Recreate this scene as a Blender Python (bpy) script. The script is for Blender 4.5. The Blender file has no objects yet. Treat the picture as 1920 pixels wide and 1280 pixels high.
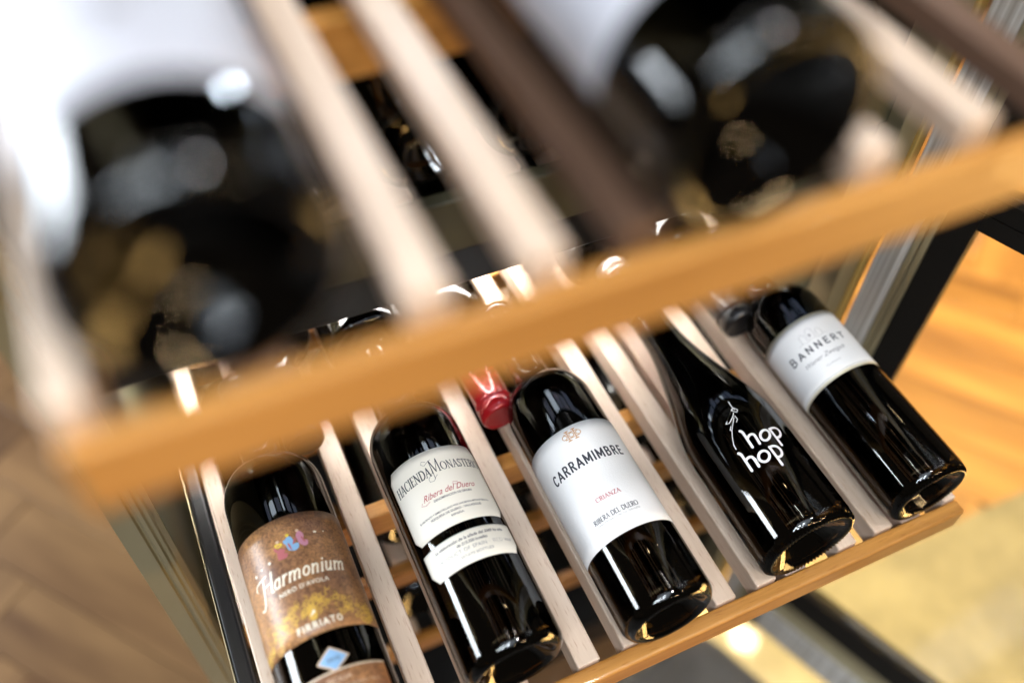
import bpy, bmesh, math, random
from mathutils import Matrix, Vector
random.seed(7)
sc = bpy.context.scene
COL = sc.collection
pi = math.pi

# ------------------------------------------------------------------ camera
cd = bpy.data.cameras.new('camera'); cam = bpy.data.objects.new('camera', cd); COL.objects.link(cam)
RX = (0.90988, -0.41407, 0.02575); RD = (-0.30488, -0.70946, -0.63539); RF = (0.28137, 0.57028, -0.77176)
CAM = Vector((-0.23571, -0.18318, 0.63442))
cam.matrix_world = Matrix(((RX[0], -RD[0], -RF[0], CAM.x), (RX[1], -RD[1], -RF[1], CAM.y),
                           (RX[2], -RD[2], -RF[2], CAM.z), (0, 0, 0, 1)))
cd.lens = 32.537; cd.sensor_width = 36; cd.clip_start = 0.01; cd.clip_end = 60
cd.dof.use_dof = True; cd.dof.focus_distance = 0.668; cd.dof.aperture_fstop = 1.75; cd.dof.aperture_blades = 0
sc.camera = cam

# ------------------------------------------------------------------ world
w = bpy.data.worlds.new('World'); sc.world = w; w.use_nodes = True
bg = w.node_tree.nodes['Background']; bg.inputs['Color'].default_value = (1.0, 0.80, 0.60, 1); bg.inputs['Strength'].default_value = 0.05
sc.view_settings.view_transform = 'Standard'; sc.view_settings.look = 'None'; sc.view_settings.exposure = 0.48; sc.view_settings.gamma = 1
sc.cycles.use_denoising = True; sc.cycles.caustics_reflective = False; sc.cycles.caustics_refractive = False
sc.cycles.max_bounces = 12; sc.cycles.transmission_bounces = 10; sc.cycles.sample_clamp_indirect = 6.0; sc.cycles.blur_glossy = 0.5

# ------------------------------------------------------------------ lamps
def area(name, loc, target, sx, sy, power, col, shape='RECTANGLE', spread=180):
    l = bpy.data.lights.new(name, 'AREA'); l.shape = shape; l.size = sx; l.size_y = sy; l.energy = power; l.color = col
    l.spread = math.radians(spread)
    o = bpy.data.objects.new(name, l); COL.objects.link(o); o.location = loc
    d = Vector(target) - Vector(loc); o.rotation_euler = d.to_track_quat('-Z', 'Y').to_euler()
    return o
area('window_light', (-3.0, 1.9, 0.75), (0, 0.15, 0.05), 3.2, 1.0, 200, (0.86, 0.93, 1.0))
for i, x in enumerate((-0.75, -0.15, 0.45)):
    area('ceiling_tube_light', (x, 0.75, 2.4), (x, 0.75, 0), 0.025, 0.9, 2.2, (1.0, 0.97, 0.92))
area('soft_fill_light', (-0.5, -0.9, 2.3), (0, 0.1, 0), 1.5, 1.5, 16, (0.80, 0.89, 1.0))  # broad soft fill added from above, not a seen fixture
area('ceiling_spot_light', (0.42, -0.62, 2.3), (0, 0.1, 0), 0.14, 0.14, 13, (0.98, 0.97, 1.0))
for x in (0.3, 0.75, 1.2):
    area('front_tube_light', (x, -1.7, 1.6), (0.1, 0, 0), 0.5, 0.015, 3.0, (1.0, 0.72, 0.38))
area('lamp_glint_light', (1.47, 0.81, 2.0), (0.33, 0.14, -0.7), 0.09, 0.06, 5, (1.0, 0.8, 0.5))
sp = bpy.data.lights.new('warm_spot_light', 'SPOT'); sp.energy = 980; sp.color = (1.0, 0.73, 0.27); sp.spot_size = math.radians(56); sp.spot_blend = 0.35; sp.shadow_soft_size = 0.06
spo = bpy.data.objects.new('warm_spot_light', sp); COL.objects.link(spo); spo.location = (1.35, 0.40, 1.75)
spo.rotation_euler = (Vector((1.20, 0.35, -0.7)) - spo.location).to_track_quat('-Z', 'Y').to_euler()
for i, x in enumerate((-1.55, -1.02, -0.49)):
    area('overhead_fill_light', (x, -1.25, 2.36 + 0.04 * i), (-0.05, 0.1, 0.0), 0.22, 0.7, 15, (0.84, 0.92, 1.0))  # unseen fill strips added overhead to brighten the labels
area('warm_low_light', (1.5, -0.85, -0.42), (0.05, 0.0, -0.06), 1.6, 0.6, 6.5, (1.0, 0.60, 0.20), spread=60)

# ------------------------------------------------------------------ materials
MATS = {}
def mat(name, base=(0.5, 0.5, 0.5), rough=0.5, metal=0.0, trans=0.0, ior=1.5, coat=0.0, emis=None, estr=0.0, spec=0.5):
    m = bpy.data.materials.new(name); m.use_nodes = True; b = m.node_tree.nodes['Principled BSDF']
    b.inputs['Base Color'].default_value = (*base, 1); b.inputs['Roughness'].default_value = rough
    b.inputs['Metallic'].default_value = metal; b.inputs['Transmission Weight'].default_value = trans
    b.inputs['IOR'].default_value = ior; b.inputs['Coat Weight'].default_value = coat; b.inputs['Specular IOR Level'].default_value = spec
    if emis: b.inputs['Emission Color'].default_value = (*emis, 1); b.inputs['Emission Strength'].default_value = estr
    MATS[name] = m; return m
def nodes(m): nt = m.node_tree; return nt, nt.nodes, nt.links, nt.nodes['Principled BSDF']
def grain(m, c1, c2, scale=(60, 6, 60), detail=6, bump=0.0, axis_rand=True, rvar=None, dark=None):
    nt, N, L, b = nodes(m)
    tc = N.new('ShaderNodeTexCoord'); mp = N.new('ShaderNodeMapping'); mp.inputs['Scale'].default_value = scale
    L.new(tc.outputs['Object'], mp.inputs['Vector'])
    oi = N.new('ShaderNodeObjectInfo'); va = N.new('ShaderNodeVectorMath'); va.operation = 'ADD'
    mu = N.new('ShaderNodeMath'); mu.operation = 'MULTIPLY'; mu.inputs[1].default_value = 37.0
    L.new(oi.outputs['Random'], mu.inputs[0]); L.new(mp.outputs[0], va.inputs[0]); L.new(mu.outputs[0], va.inputs[1])
    nz = N.new('ShaderNodeTexNoise'); nz.inputs['Scale'].default_value = 1.0; nz.inputs['Detail'].default_value = detail; nz.inputs['Roughness'].default_value = 0.62
    L.new(va.outputs[0], nz.inputs['Vector'])
    cr = N.new('ShaderNodeValToRGB'); cr.color_ramp.elements[0].position = 0.32; cr.color_ramp.elements[1].position = 0.70
    cr.color_ramp.elements[0].color = (*c1, 1); cr.color_ramp.elements[1].color = (*c2, 1)
    L.new(nz.outputs['Fac'], cr.inputs[0])
    out = cr.outputs[0]
    if rvar:   # per-object tone
        hs = N.new('ShaderNodeHueSaturation'); mr = N.new('ShaderNodeMapRange'); mr.inputs['To Min'].default_value = 1 - rvar; mr.inputs['To Max'].default_value = 1 + rvar
        L.new(oi.outputs['Random'], mr.inputs['Value']); L.new(mr.outputs[0], hs.inputs['Value']); L.new(out, hs.inputs['Color']); out = hs.outputs[0]
    if dark:   # short dark beech flecks
        mp2 = N.new('ShaderNodeMapping'); mp2.inputs['Scale'].default_value = dark[0]; L.new(tc.outputs['Object'], mp2.inputs['Vector'])
        n2 = N.new('ShaderNodeTexNoise'); n2.inputs['Scale'].default_value = 1; n2.inputs['Detail'].default_value = 2
        L.new(mp2.outputs[0], n2.inputs['Vector']); r2 = N.new('ShaderNodeValToRGB')
        r2.color_ramp.elements[0].position = 0.60; r2.color_ramp.elements[1].position = 0.70
        r2.color_ramp.elements[0].color = (1, 1, 1, 1); r2.color_ramp.elements[1].color = (*dark[1], 1)
        L.new(n2.outputs['Fac'], r2.inputs[0]); mx = N.new('ShaderNodeMix'); mx.data_type = 'RGBA'; mx.blend_type = 'MULTIPLY'
        mx.inputs['Factor'].default_value = 1; L.new(out, mx.inputs['A']); L.new(r2.outputs[0], mx.inputs['B']); out = mx.outputs['Result']
    L.new(out, b.inputs['Base Color'])
    if bump:
        bp = N.new('ShaderNodeBump'); bp.inputs['Strength'].default_value = bump; bp.inputs['Distance'].default_value = 0.0006
        L.new(nz.outputs['Fac'], bp.inputs['Height']); L.new(bp.outputs[0], b.inputs['Normal'])
    return m
FL = ((900, 60, 900), (0.72, 0.58, 0.5))
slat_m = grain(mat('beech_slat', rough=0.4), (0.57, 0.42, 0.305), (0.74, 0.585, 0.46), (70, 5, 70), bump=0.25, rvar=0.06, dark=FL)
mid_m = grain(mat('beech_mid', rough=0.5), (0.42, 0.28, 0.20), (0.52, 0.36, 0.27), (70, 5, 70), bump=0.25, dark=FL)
rail_m = grain(mat('rail_wood', rough=0.42, coat=0.15), (0.36, 0.150, 0.026), (0.60, 0.285, 0.068), (6, 140, 140), bump=0.35, dark=((90, 900, 900), (0.8, 0.7, 0.55)))  # slat beech with warm front light mixed into the orange
parq_m = grain(mat('parquet', rough=0.32, coat=0.2), (0.105, 0.050, 0.021), (0.27, 0.150, 0.062), (1.6, 12, 12), bump=0.1, rvar=0.16)
under_m = mat('floor_joint', (0.12, 0.06, 0.025), 0.6)
steel_m = mat('brushed_steel', (0.74, 0.73, 0.72), 0.4, 0.55)
champ_m = mat('champagne_metal', (0.46, 0.39, 0.235), 0.42, 0.75)
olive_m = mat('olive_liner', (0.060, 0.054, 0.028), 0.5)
gold_m = mat('gold_trim', (0.85, 0.58, 0.18), 0.35, 0.6)
black_m = mat('black_gloss', (0.012, 0.011, 0.011), 0.3, spec=0.3)
blackb_m = mat('black_border', (0.012, 0.010, 0.008), 0.6, spec=0.1)
dark_m = mat('dark_panel', (0.006, 0.006, 0.006), 0.35)
seal_m = mat('seal', (0.01, 0.01, 0.01), 0.6)
led_m = mat('led', (1, 1, 1), 0.5, emis=(1.0, 0.97, 0.93), estr=75)
streaklow_m = mat('streak_dim', (1, 1, 1), 0.5, emis=(0.45, 0.62, 1.0), estr=0.7)
streakmid_m = mat('streak_mid', (1, 1, 1), 0.5, emis=(0.7, 0.84, 1.0), estr=5)
led3_m = mat('led_warm', (1, 1, 1), 0.5, emis=(1.0, 0.70, 0.38), estr=60)
led2_m = mat('led_cool', (1, 1, 1), 0.5, emis=(0.75, 0.87, 1.0), estr=85)
pane_m = mat('pane_glass', (0.97, 0.97, 0.95), 0.0, trans=1.0, ior=1.45)
for mm, sx in ((steel_m, (4, 900, 4)),):
    nt, N, L, b = nodes(mm); tc = N.new('ShaderNodeTexCoord'); mp = N.new('ShaderNodeMapping'); mp.inputs['Scale'].default_value = (700, 700, 3)
    nz = N.new('ShaderNodeTexNoise'); nz.inputs['Scale'].default_value = 1; nz.inputs['Detail'].default_value = 3
    L.new(tc.outputs['Object'], mp.inputs['Vector']); L.new(mp.outputs[0], nz.inputs['Vector'])
    mr = N.new('ShaderNodeMapRange'); mr.inputs['To Min'].default_value = 0.22; mr.inputs['To Max'].default_value = 0.55
    L.new(nz.outputs['Fac'], mr.inputs['Value']); L.new(mr.outputs[0], b.inputs['Roughness'])
    mp.inputs['Scale'].default_value = (420, 420, 2.5); rc = N.new('ShaderNodeValToRGB'); rc.color_ramp.elements[0].position = 0.35; rc.color_ramp.elements[1].position = 0.65
    rc.color_ramp.elements[0].color = (0.52, 0.47, 0.40, 1); rc.color_ramp.elements[1].color = (0.95, 0.92, 0.87, 1); L.new(nz.outputs['Fac'], rc.inputs[0]); L.new(rc.outputs[0], b.inputs['Base Color'])
glass_m = mat('bottle_glass', (0.13, 0.095, 0.05), 0.0, trans=1.0, ior=1.5)
darkglass_m = mat('bottle_glass_dark', (0.012, 0.009, 0.005), 0.0, trans=1.0, ior=1.5)
wine_m = mat('wine', (0.006, 0.0012, 0.0018), 0.08, spec=0.35)
cork_m = mat('cork', (0.45, 0.30, 0.18), 0.8)
red_m = mat('capsule_red', (0.42, 0.010, 0.014), 0.2, 0.2, coat=0.5)
blackcap_m = mat('capsule_black', (0.016, 0.014, 0.014), 0.3, coat=0.4)
silver_m = mat('capsule_silver', (0.5, 0.47, 0.45), 0.3, 0.8)
paper_m = mat('paper_white', (0.87, 0.86, 0.85), 0.55)
greypaper_m = mat('paper_grey', (0.46, 0.46, 0.50), 0.55)
shade_slat_m = mat('shaded_slat', (0.12, 0.065, 0.040), 0.5)  # same beech as the other slats, with shade put into the colour
cream_m = mat('paper_cream', (0.86, 0.81, 0.71), 0.5)
ink_m = mat('ink', (0.03, 0.032, 0.045), 0.5); softink_m = mat('ink_soft', (0.07, 0.065, 0.08), 0.5)
redink_m = mat('ink_red', (0.42, 0.015, 0.03), 0.5); greyink_m = mat('ink_grey', (0.27, 0.26, 0.27), 0.5)
goldink_m = mat('ink_copper', (0.62, 0.34, 0.15), 0.35, 0.3); greenink_m = mat('ink_green', (0.10, 0.125, 0.10), 0.5)
scroll_m = mat('ink_gold', (0.62, 0.38, 0.07), 0.45); creamink_m = mat('ink_cream', (0.84, 0.77, 0.62), 0.45)
white_m = mat('print_white', (0.82, 0.80, 0.80), 0.5)
blue_m = mat('print_blue', (0.22, 0.40, 0.62), 0.5); rose_m = mat('print_rose', (0.42, 0.12, 0.13), 0.5)
pink_m = mat('print_pink', (0.50, 0.22, 0.30), 0.5); yellow_m = mat('print_yellow', (0.72, 0.52, 0.06), 0.5); tan_m = mat('print_tan', (0.62, 0.44, 0.30), 0.5)
border_m = mat('paper_border', (0.60, 0.56, 0.44), 0.4, 0.2)
# embossed paper
for mm, s, st in ((paper_m, 900, 0.5), (cream_m, 1400, 0.15)):
    nt, N, L, b = nodes(mm); tc = N.new('ShaderNodeTexCoord'); nz = N.new('ShaderNodeTexNoise'); nz.inputs['Scale'].default_value = s; nz.inputs['Detail'].default_value = 1
    bp = N.new('ShaderNodeBump'); bp.inputs['Strength'].default_value = st; bp.inputs['Distance'].default_value = 0.0004
    L.new(tc.outputs['Object'], nz.inputs['Vector']); L.new(nz.outputs['Fac'], bp.inputs['Height']); L.new(bp.outputs[0], b.inputs['Normal'])
# aged brown printed label
brown_m = mat('paper_brown', (0.3, 0.15, 0.07), 0.38)
nt, N, L, b = nodes(brown_m); tc = N.new('ShaderNodeTexCoord')
na = N.new('ShaderNodeTexNoise'); na.inputs['Scale'].default_value = 28; na.inputs['Detail'].default_value = 2
nb = N.new('ShaderNodeTexNoise'); nb.inputs['Scale'].default_value = 420; nb.inputs['Detail'].default_value = 5; nb.inputs['Distortion'].default_value = 1.5
L.new(tc.outputs['Object'], na.inputs['Vector']); L.new(tc.outputs['Object'], nb.inputs['Vector'])
r1 = N.new('ShaderNodeValToRGB'); r1.color_ramp.elements[0].color = (0.17, 0.085, 0.055, 1); r1.color_ramp.elements[1].color = (0.36, 0.19, 0.085, 1)
r1.color_ramp.elements[0].position = 0.35; r1.color_ramp.elements[1].position = 0.65
r2 = N.new('ShaderNodeValToRGB'); r2.color_ramp.elements[0].color = (0.42, 0.36, 0.32, 1); r2.color_ramp.elements[1].color = (1.5, 1.4, 1.15, 1)
r2.color_ramp.elements[0].position = 0.38; r2.color_ramp.elements[1].position = 0.62
L.new(na.outputs['Fac'], r1.inputs[0]); L.new(nb.outputs['Fac'], r2.inputs[0])
mx = N.new('ShaderNodeMix'); mx.data_type = 'RGBA'; mx.blend_type = 'MULTIPLY'; mx.inputs['Factor'].default_value = 0.75
L.new(r1.outputs[0], mx.inputs['A']); L.new(r2.outputs[0], mx.inputs['B']); L.new(mx.outputs['Result'], b.inputs['Base Color'])
# concrete
conc_m = mat('concrete', (0.45, 0.40, 0.30), 0.55, coat=0.35)
nt, N, L, b = nodes(conc_m); tc = N.new('ShaderNodeTexCoord')
na = N.new('ShaderNodeTexNoise'); na.inputs['Scale'].default_value = 9; na.inputs['Detail'].default_value = 8; na.inputs['Roughness'].default_value = 0.65
L.new(tc.outputs['Object'], na.inputs['Vector'])
r1 = N.new('ShaderNodeValToRGB'); r1.color_ramp.elements[0].color = (0.060, 0.055, 0.050, 1); r1.color_ramp.elements[1].color = (0.125, 0.118, 0.105, 1)
r1.color_ramp.elements[0].position = 0.36; r1.color_ramp.elements[1].position = 0.64
L.new(na.outputs['Fac'], r1.inputs[0]); L.new(r1.outputs[0], b.inputs['Base Color'])

# ------------------------------------------------------------------ object helpers
def link(name, bm, m, parent=None, smooth=True, loc=None, rot=None):
    me = bpy.data.meshes.new(name)
    bmesh.ops.recalc_face_normals(bm, faces=bm.faces)
    bm.to_mesh(me); bm.free()
    if smooth:
        for p in me.polygons: p.use_smooth = True
    me.materials.append(m)
    o = bpy.data.objects.new(name, me); COL.objects.link(o)
    if parent: o.parent = parent
    if loc: o.location = loc
    if rot: o.rotation_euler = rot
    return o
def thing(name, label, cat, loc=(0, 0, 0), rotz=0.0, group=None):
    o = bpy.data.objects.new(name, None); COL.objects.link(o); o.location = loc; o.rotation_euler = (0, 0, rotz)
    o.empty_display_size = 0.05
    o['label'] = label; o['category'] = cat
    if group: o['group'] = group
    return o
def bx(x0, x1, y0, y1, z0, z1, bev=0.0, seg=2):
    bm = bmesh.new(); bmesh.ops.create_cube(bm, size=1)
    bmesh.ops.scale(bm, vec=(x1 - x0, y1 - y0, z1 - z0), verts=bm.verts)
    bmesh.ops.translate(bm, vec=((x0 + x1) / 2, (y0 + y1) / 2, (z0 + z1) / 2), verts=bm.verts)
    if bev: bmesh.ops.bevel(bm, geom=bm.edges[:], offset=bev, segments=seg, affect='EDGES', profile=0.5)
    return bm
def flat(o): 
    for p in o.data.polygons: p.use_smooth = False
    return o
def box(name, x0, x1, y0, y1, z0, z1, m, parent=None, bev=0.0):
    o = link(name, bx(x0, x1, y0, y1, z0, z1, bev), m, parent, smooth=False); return o
def extrude_profile(pts, y0=None, axis='z', a=0.0, b=1.0):
    """closed 2D profile swept along an axis between a and b"""
    bm = bmesh.new(); n = len(pts)
    def P(p, t): return (p[0], p[1], t) if axis == 'z' else (t, p[0], p[1])
    v0 = [bm.verts.new(P(p, a)) for p in pts]; v1 = [bm.verts.new(P(p, b)) for p in pts]
    for i in range(n): bm.faces.new((v0[i], v0[(i + 1) % n], v1[(i + 1) % n], v1[i]))
    bm.faces.new(v0[::-1]); bm.faces.new(v1)
    return bm

def lathe_into(bm, prof, seg=72, flip=False, knurl=None, sx=1.0):
    """revolve (r, y) pairs about the local Y axis; knurl = {index: depth} ripples that ring"""
    rings = []
    for i, (r, y) in enumerate(prof):
        if r < 1e-6: rings.append([bm.verts.new((0, y, 0))]); continue
        ring = []
        for k in range(seg):
            a = 2 * pi * k / seg; dy = 0.0; dr = 0.0
            if knurl and i in knurl:
                s = 1 if k % 2 else -1; dy = s * knurl[i]; dr = -s * knurl[i] * 0.4
            ring.append(bm.verts.new(((r + dr) * math.sin(a), y + dy, (r + dr) * math.cos(a))))
        rings.append(ring)
    fs = []
    for a, b2 in zip(rings[:-1], rings[1:]):
        if len(a) == 1 and len(b2) == 1: continue
        for k in range(seg):
            k2 = (k + 1) % seg
            if len(a) == 1: f = (a[0], b2[k2], b2[k])
            elif len(b2) == 1: f = (a[k], a[k2], b2[0])
            else: f = (a[k], a[k2], b2[k2], b2[k])
            fs.append(bm.faces.new(f if not flip else f[::-1]))
    return fs
def lathe(prof, **k):
    bm = bmesh.new(); lathe_into(bm, prof, **k); return bm

# ------------------------------------------------------------------ bottle shapes
def smooth_curve(p0, p1, n, kind='s'):
    out = []
    for i in range(1, n + 1):
        t = i / n
        if kind == 's': s = t * t * (3 - 2 * t)
        out.append((p0[0] + (p1[0] - p0[0]) * s, p0[1] + (p1[1] - p0[1]) * t))
    return out
def body_profile(R, kind):
    """outer glass from heel to mouth"""
    pr = []
    if kind == 'bordeaux':
        ys = 0.186
        pr += [(R, 0.009), (R, 0.05), (R, 0.10), (R, 0.15), (R, ys)]
        rs = R * 0.62                                          # round shoulder
        for i in range(1, 11):
            a = i / 10 * math.radians(78)
            pr.append((R - rs * (1 - math.cos(a)), ys + 0.030 * math.sin(a)))
        r0, y0 = pr[-1]
        pr += [(r0 - (r0 - 0.0148) * t, y0 + 0.010 * t ** 1.6) for t in (0.35, 0.7, 0.9)]
        pr += [(0.0146, y0 + 0.014), (0.0143, y0 + 0.03), (0.0140, 0.288)]
    else:
        ys = 0.098
        pr += [(R, 0.009), (R, 0.04), (R, 0.07), (R, ys - 0.006)]
        L = 0.225 - ys
        for i in range(1, 19):
            t = i / 18; s = 0.5 - 0.5 * math.cos(pi * t ** 0.86)
            pr.append((R - (R - 0.0150) * s, ys + L * t))
        pr += [(0.0147, 0.245), (0.0142, 0.288)]
    pr += [(0.0140, 0.2885), (0.0148, 0.290), (0.0150, 0.297), (0.0140, 0.300), (0.0098, 0.300)]
    return pr
def heel(R): return [(0, 0.024), (0.008, 0.022), (0.016, 0.016), (0.022, 0.009), (R - 0.0095, 0.0022), (R - 0.0075, 0.0006), (R - 0.0055, 0.0),
                     (R - 0.0036, 0.0012), (R - 0.0016, 0.0036), (R - 0.0004, 0.0064)]
def radius_at(prof, y):
    for (r0, y0), (r1, y1) in zip(prof[:-1], prof[1:]):
        if y0 <= y <= y1 and y1 > y0: return r0 + (r1 - r0) * (y - y0) / (y1 - y0)
    return prof[0][0]

class Skin:      # wraps flat art round a bottle: angle in degrees from straight up, y along the axis
    def __init__(s, R, prof): s.R = R; s.prof = prof
    def r(s, y): return s.R if y < 0.09 else radius_at(s.prof, y)
    def pt(s, a, y, off): rr = s.r(y) + off; return (rr * math.sin(a), y, rr * math.cos(a))

def make_glass(root, R, kind, knurl=0.0, fill=None, gm=None, seg=96):
    prof = body_profile(R, kind); he = heel(R)
    bm = bmesh.new()
    kn = {5: knurl * .6, 6: knurl * .4, 7: knurl, 8: knurl * 1.3} if knurl else None
    lathe_into(bm, he + prof, seg=seg, knurl=kn)
    rr = random.Random(int(R * 1e6)); bm.verts.ensure_lookup_table()
    for v in bm.verts[:1 + 4 * seg]: v.co.y += rr.uniform(-0.00025, 0.00025) * (0.0 if gm else 1.0)
    # bore of the empty neck
    top = fill if fill else 0.228
    bore = [(0.0098, 0.300)]
    inner = []
    for i in range(0, 13):
        y = 0.299 - (0.299 - (top + 0.001)) * i / 12
        inner.append((max(0.004, min(0.0098 if y > 0.235 else 1, radius_at(prof, y) - 0.0032)), y))
    lathe_into(bm, bore + inner + [(0, inner[-1][1])], seg=seg)
    bmesh.ops.remove_doubles(bm, verts=bm.verts, dist=1e-6)
    g = link('glass', bm, gm or glass_m, root)
    # wine: an opaque body just inside the glass
    wp = [(0, 0.0285), (0.012, 0.026), (0.020, 0.018), (R - 0.0105, 0.0085), (R - 0.0062, 0.0062), (R - 0.0035, 0.0095), (R - 0.0025, 0.014)]
    y = 0.02
    while y < top:
        wp.append((max(0.002, radius_at(prof, y) - 0.0025), y)); y += 0.006
    wp.append((max(0.002, radius_at(prof, top) - 0.0028), top)); wp.append((0, top + 0.0002))
    link('wine', lathe(wp, seg=64), wine_m, root)
    ck = link('cork', lathe([(0, 0.255), (0.0094, 0.255), (0.0094, 0.297), (0, 0.297)], seg=32), cork_m, root)
    return Skin(R, prof)
def make_capsule(root, m, y0=0.232, name='capsule'):
    pr = [(0.0151, y0), (0.01545, y0), (0.0153, y0 + 0.02), (0.0151, 0.2835), (0.0158, 0.2850), (0.0159, 0.2875), (0.0154, 0.2885),
          (0.0154, 0.2895), (0.0159, 0.2905), (0.0161, 0.296), (0.0157, 0.2995), (0.0145, 0.3012), (0.0128, 0.3016), (0.0122, 0.3011), (0.0120, 0.30085), (0.0117, 0.3008), (0.004, 0.3008), (0, 0.3008)]
    return link(name, lathe(pr, seg=48), m, root)
def patch(sk, poly, off, nx=28, ny=14, th=0.00012):
    """label: region on the skin bounded left/right by functions; poly = list of (y, a_left, a_right) degrees, y ascending"""
    bm = bmesh.new(); rows = []
    for y, a0, a1 in poly:
        rows.append([bm.verts.new(sk.pt(math.radians(a0 + (a1 - a0) * i / nx), y, off)) for i in range(nx + 1)])
    for r0, r1 in zip(rows[:-1], rows[1:]):
        for i in range(nx): bm.faces.new((r0[i], r0[i + 1], r1[i + 1], r1[i]))
    # skirt down to the glass
    edge = [e for e in bm.edges if e.is_boundary]
    ret = bmesh.ops.extrude_edge_only(bm, edges=edge)
    for v in [g for g in ret['geom'] if isinstance(g, bmesh.types.BMVert)]:
        rr = math.hypot(v.co.x, v.co.z); k = (rr - th) / rr; v.co.x *= k; v.co.z *= k
    return bm
def rect_rows(y0, y1, a0, a1, ch=0.0, cha=0.0, bottom=True, top=True, n=10):
    rows = []
    for i in range(n + 1):
        y = y0 + (y1 - y0) * i / n; c = 0
        rows.append((y, a0, a1))
    if ch:
        core0 = y0 + (ch if bottom else 0); core1 = y1 - (ch if top else 0)
        rows = ([(y0, a0 + cha, a1 - cha)] if bottom else []) + [(core0 + (core1 - core0) * i / n, a0, a1) for i in range(n + 1)] + ([(y1, a0 + cha, a1 - cha)] if top else [])
    return rows
EPS = [0]
def strokes(sk, lines, width, off=0.00034, name='lettering', m=None, parent=None, taper=False, mm=True):
    """lines: list of polylines of (angle_deg, y); drawn with round joins wrapped on the skin"""
    bm = bmesh.new(); q = 0
    for ln in lines:
        wd = width
        if isinstance(ln, tuple): wd, ln = ln
        pts = [(math.radians(a) * sk.R, y) for a, y in ln]; n = len(pts)
        if n < 2: continue
        L, Rr = [], []
        closed = (abs(pts[0][0] - pts[-1][0]) + abs(pts[0][1] - pts[-1][1])) < 1e-6
        for i in range(n):
            if closed: p = pts[i - 1] if i > 0 else pts[-2]; nx_ = pts[i + 1] if i < n - 1 else pts[1]
            else: p = pts[max(0, i - 1)]; nx_ = pts[min(n - 1, i + 1)]
            dx, dy = nx_[0] - p[0], nx_[1] - p[1]; l = math.hypot(dx, dy) or 1e-9; dx /= l; dy /= l
            wv = wd / 2
            if taper: t = i / (n - 1); wv *= 0.35 + 0.65 * math.sin(pi * min(1, max(0, t)))
            L.append((pts[i][0] - dy * wv, pts[i][1] + dx * wv)); Rr.append((pts[i][0] + dy * wv, pts[i][1] - dx * wv))
        EPS[0] += 1; o = off + (EPS[0] % 9) * 4e-6
        vl = [bm.verts.new(sk.pt(a / sk.R, y, o)) for a, y in L]; vr = [bm.verts.new(sk.pt(a / sk.R, y, o)) for a, y in Rr]
        for i in range(n - 1): bm.faces.new((vl[i], vr[i], vr[i + 1], vl[i + 1]))
        if not taper and not closed and wd > 0.0004:      # round ends
            for e, s in ((0, 1), (n - 1, -1)):
                q = pts[e]; p = pts[1] if e == 0 else pts[-2]; ang = math.atan2(q[1] - p[1], q[0] - p[0])
                fan = [bm.verts.new(sk.pt((q[0] + wd / 2 * math.cos(ang - pi / 2 + pi * j / 6)) / sk.R, q[1] + wd / 2 * math.sin(ang - pi / 2 + pi * j / 6), o)) for j in range(7)]
                bm.faces.new(fan)
    bm.normal_update()
    for f in bm.faces:
        c = f.calc_center_median()
        if f.normal.dot(Vector((c.x, 0, c.z))) < 0: f.normal_flip()
    me = bpy.data.meshes.new(name); bm.to_mesh(me); bm.free(); me.materials.append(m)
    ob = bpy.data.objects.new(name, me); COL.objects.link(ob); ob.parent = parent
    return ob
_cv = {}
def text_mesh(s, bold=0.0, shear=0.0, space=1.0):
    key = (s, bold, shear, space)
    if key in _cv: return _cv[key]
    c = bpy.data.curves.new('t', 'FONT'); c.body = s; c.size = 1; c.offset = bold; c.shear = shear; c.space_character = space; c.resolution_u = 4
    o = bpy.data.objects.new('t', c); COL.objects.link(o); bpy.context.view_layer.update()
    dg = bpy.context.evaluated_depsgraph_get(); me = bpy.data.meshes.new_from_object(o.evaluated_get(dg))
    bpy.data.objects.remove(o)
    vs = [tuple(v.co[:2]) for v in me.vertices]; fs = [tuple(p.vertices) for p in me.polygons]
    bpy.data.meshes.remove(me); _cv[key] = (vs, fs); return vs, fs
def text(sk, s, a0, a1, y, h, m, parent, off=0.00034, bold=0.0, shear=0.0, space=1.0, name='lettering', slant=0.0):
    """fit text between two angles, baseline y, cap height h"""
    vs, fs = text_mesh(s, bold, shear, space)
    x0 = min(v[0] for v in vs); x1 = max(v[0] for v in vs); A0 = math.radians(a0); A1 = math.radians(a1)
    bm = bmesh.new(); bv = []
    for (x, yy) in vs:
        t = (x - x0) / (x1 - x0); bv.append(bm.verts.new(sk.pt(A0 + (A1 - A0) * t, y + yy / 0.70 * h + slant * t, off)))
    for f in fs:
        try: bm.faces.new([bv[i] for i in f])
        except ValueError: pass
    bm.normal_update()
    for f in bm.faces:
        c = f.calc_center_median()
        if f.normal.dot(Vector((c.x, 0, c.z))) < 0: f.normal_flip()
    me = bpy.data.meshes.new(name); bm.to_mesh(me); bm.free(); me.materials.append(m)
    ob = bpy.data.objects.new(name, me); COL.objects.link(ob); ob.parent = parent
    return ob

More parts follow.
